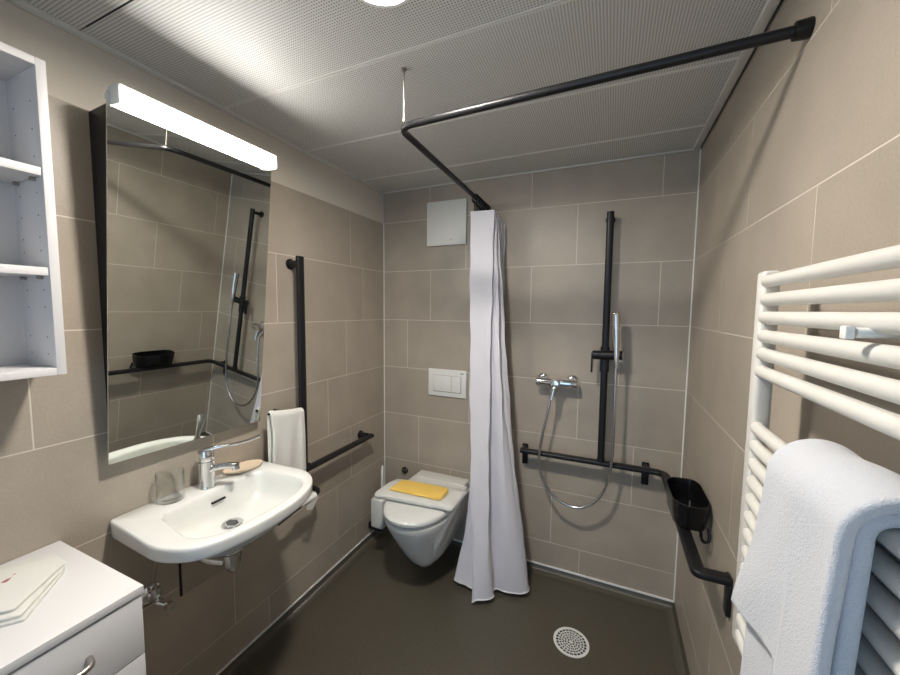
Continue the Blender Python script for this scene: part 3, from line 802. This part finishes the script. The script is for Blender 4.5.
bm = B(); cyl(bm, (1.070, -.075, 1.02), (1.068, -.100, .985), .010); obj('hose_outlet', bm, CHROME, t)

# shower basket on the rail
t = thing('shower_basket', 'black shower basket hooked on the corner grab rail', 'basket', (1.61, -.475, .675))
bo = rounded_poly([(1.546, -.39), (1.575, -.350), (1.645, -.345), (1.661, -.38), (1.661, -.540), (1.640, -.587), (1.578, -.590), (1.550, -.55)], .018, 5)
bc = (1.608, -.475); BO = by_angle(bo, bc, 72)
bm = B()
loft(bm, [scaled(BO, bc, .86, .6735), scaled(BO, bc, .90, .677), scaled(BO, bc, .96, .715), scaled(BO, bc, 1.0, .757), scaled(BO, bc, 1.0, .760), scaled(BO, bc, .955, .760), scaled(BO, bc, .945, .755), scaled(BO, bc, .90, .712), scaled(BO, bc, .84, .682)])
obj('tray', bm, BLACKP, t, angle=40)
for i in range(5):
    bm = B(); cyl(bm, (1.608, -.535+i*.030, .6826), (1.608, -.535+i*.030, .6822), .005, seg=12); obj('drain_hole', bm, GROUT, t)
bm = B(); tube(bm, fillet([(1.635, -.545, .680), (1.635, -.565, .645), (1.642, -.585, .645), (1.655, -.58, .655), (1.652, -.57, .690)], .015), .005, 10); obj('hook', bm, BLACKP, t)

# floor drain
t = thing('floor_drain', 'round white drain grate in the dark floor', 'drain', (1.226, -.393, FLOOR))
c = (1.226, -.393, FLOOR)
bm = B(); lathe(bm, [(0, .0012), (.068, .0012), (.068, .0014), (0, .0014)], c, seg=48); obj('sump', bm, HOLE, t)
bm = B()
for ri, ro in ((.0635, .0745), (.0505, .0540), (.0390, .0420), (.0275, .0305), (.0160, .0190), (.0, .0075)):
    lathe(bm, [(ri, .0014), (ro, .0014), (ro, .0042), (ri, .0042), (ri, .0014)] if ri else [(0, .0014), (ro, .0014), (ro, .0042), (0, .0042)], c, seg=48)
for k in range(24):
    a = 2*PI*k/24; d = Vector((math.cos(a), math.sin(a), 0)); n = Vector((-d.y, d.x, 0))*.0013
    r0 = .017 if k % 2 == 0 else .034
    if k % 4 == 0: r0 = .005
    p, q = Vector(c)+d*r0, Vector(c)+d*.065
    vs = [bm.verts.new(x+Vector((0, 0, z))) for z in (.0014, .0038) for x in (p-n, q-n, q+n, p+n)]
    for f in ((0, 1, 2, 3), (7, 6, 5, 4), (0, 4, 5, 1), (1, 5, 6, 2), (2, 6, 7, 3), (3, 7, 4, 0)): bm.faces.new([vs[i] for i in f])
obj('grate', bm, PLAST, t)

# ------------------------------------------------------------------ towel radiator
t = thing('towel_radiator', 'white tubular towel radiator on the right wall', 'radiator', (1.60, -1.4, .745))
RX, RY0, RY1 = 1.588, -1.72, -1.102
for y in (RY1, RY0):
    s = -1 if y == RY1 else 1
    bm = B(); box(bm, 1.5785, 1.606, min(y, y+s*.034), max(y, y+s*.034), .748, 1.480, .007, 4); obj('upright', bm, RADM, t)
tz = [1.460-.0328*i for i in range(6)]+[1.190-.0345*i for i in range(13)]
for z in tz:
    bm = B(); pts = [(RX+.006, RY1-.022, z), (RX+.001, RY1-.028, z), (RX-.003, RY1-.040, z), (RX-.004, RY1-.06, z), (RX-.004, -1.4, z), (RX-.004, RY0+.06, z), (RX, RY0+.03, z)]
    tube(bm, pts, .0112, 20); obj('tube', bm, RADM, t)
for y, z in ((-1.452, 1.3835), (-1.60, .7585), (-1.30, .7585)):
    bm = B(); box(bm, 1.555, 1.563, y-.006, y+.006, z-.007, z+.007, .0015); cyl(bm, (1.565, y, z), (W-.022, y, z), .0055); lathe(bm, [(.0085, -.034), (.0085, -.030), (.006, -.028), (.006, -.02), (.012, -.018), (.012, -.0005), (0, -.0005)], (W, y, z), 'x'); obj('wall_bracket', bm, WHITEM, t)

# big bath towel over the radiator: two thick plies, front hem slanting
t = thing('bath_towel', 'thick white bath towel folded over the towel radiator', 'towel', (1.56, -1.36, 1.0))
def towel_ply(off, th, y_far_top, y_far_bot, y_near, hem_fn, backz, name):
    r0 = .016+off
    def path(v, u):
        # v 0..1 : back hem -> over the top -> front hem
        cx_, cz_ = 1.583, 1.189
        hem = hem_fn(u)
        Lb, La, Lf = cz_-backz, PI*r0, cz_-hem
        s = v/.45*(Lb+La) if v < .45 else Lb+La+(v-.45)/.55*Lf
        if s < Lb: return Vector((cx_+r0, 0, backz+s)), Vector((1, 0, 0)), 0
        if s < Lb+La:
            a = (s-Lb)/r0; return Vector((cx_+r0*math.cos(a), 0, cz_+r0*math.sin(a))), Vector((math.cos(a), 0, math.sin(a))), 0
        d = s-Lb-La
        return Vector((cx_-r0-.035*(d/.35)*.25, 0, cz_-d)), Vector((-1, 0, 0)), d
    def f(u, v):
        p, n, d = path(v, u)
        k = min(1, max(0, d/.27)); k = k*k*(3-2*k)*.5+k*.5; yf = y_far_top*(1-k)+y_far_bot*k
        y = yf+(y_near-yf)*u
        wob = (.0018*math.sin(9*u+7*v)+.0012*math.sin(15*v+5*u)) if off > .02 else .0008*math.sin(9*u+7*v)
        return Vector((p.x, y, p.z))+n*wob, n
    bm = sheet(f, 80, 150, th)
    return obj(name, bm, TERRY, t, angle=80)
def hem_out(u):
    # slants up towards the room, then the lower corner of the fold hangs further down
    if u < .61: return .937+.039*u/.61
    return .976-.20*min(1, (u-.61)/.05)
towel_ply(.0285, .015, -1.356, -1.277, -1.524, hem_out, 1.00, 'outer_ply')
towel_ply(.0088, .0165, -1.365, -1.285, -1.514, lambda u: .80, 1.02, 'inner_ply')
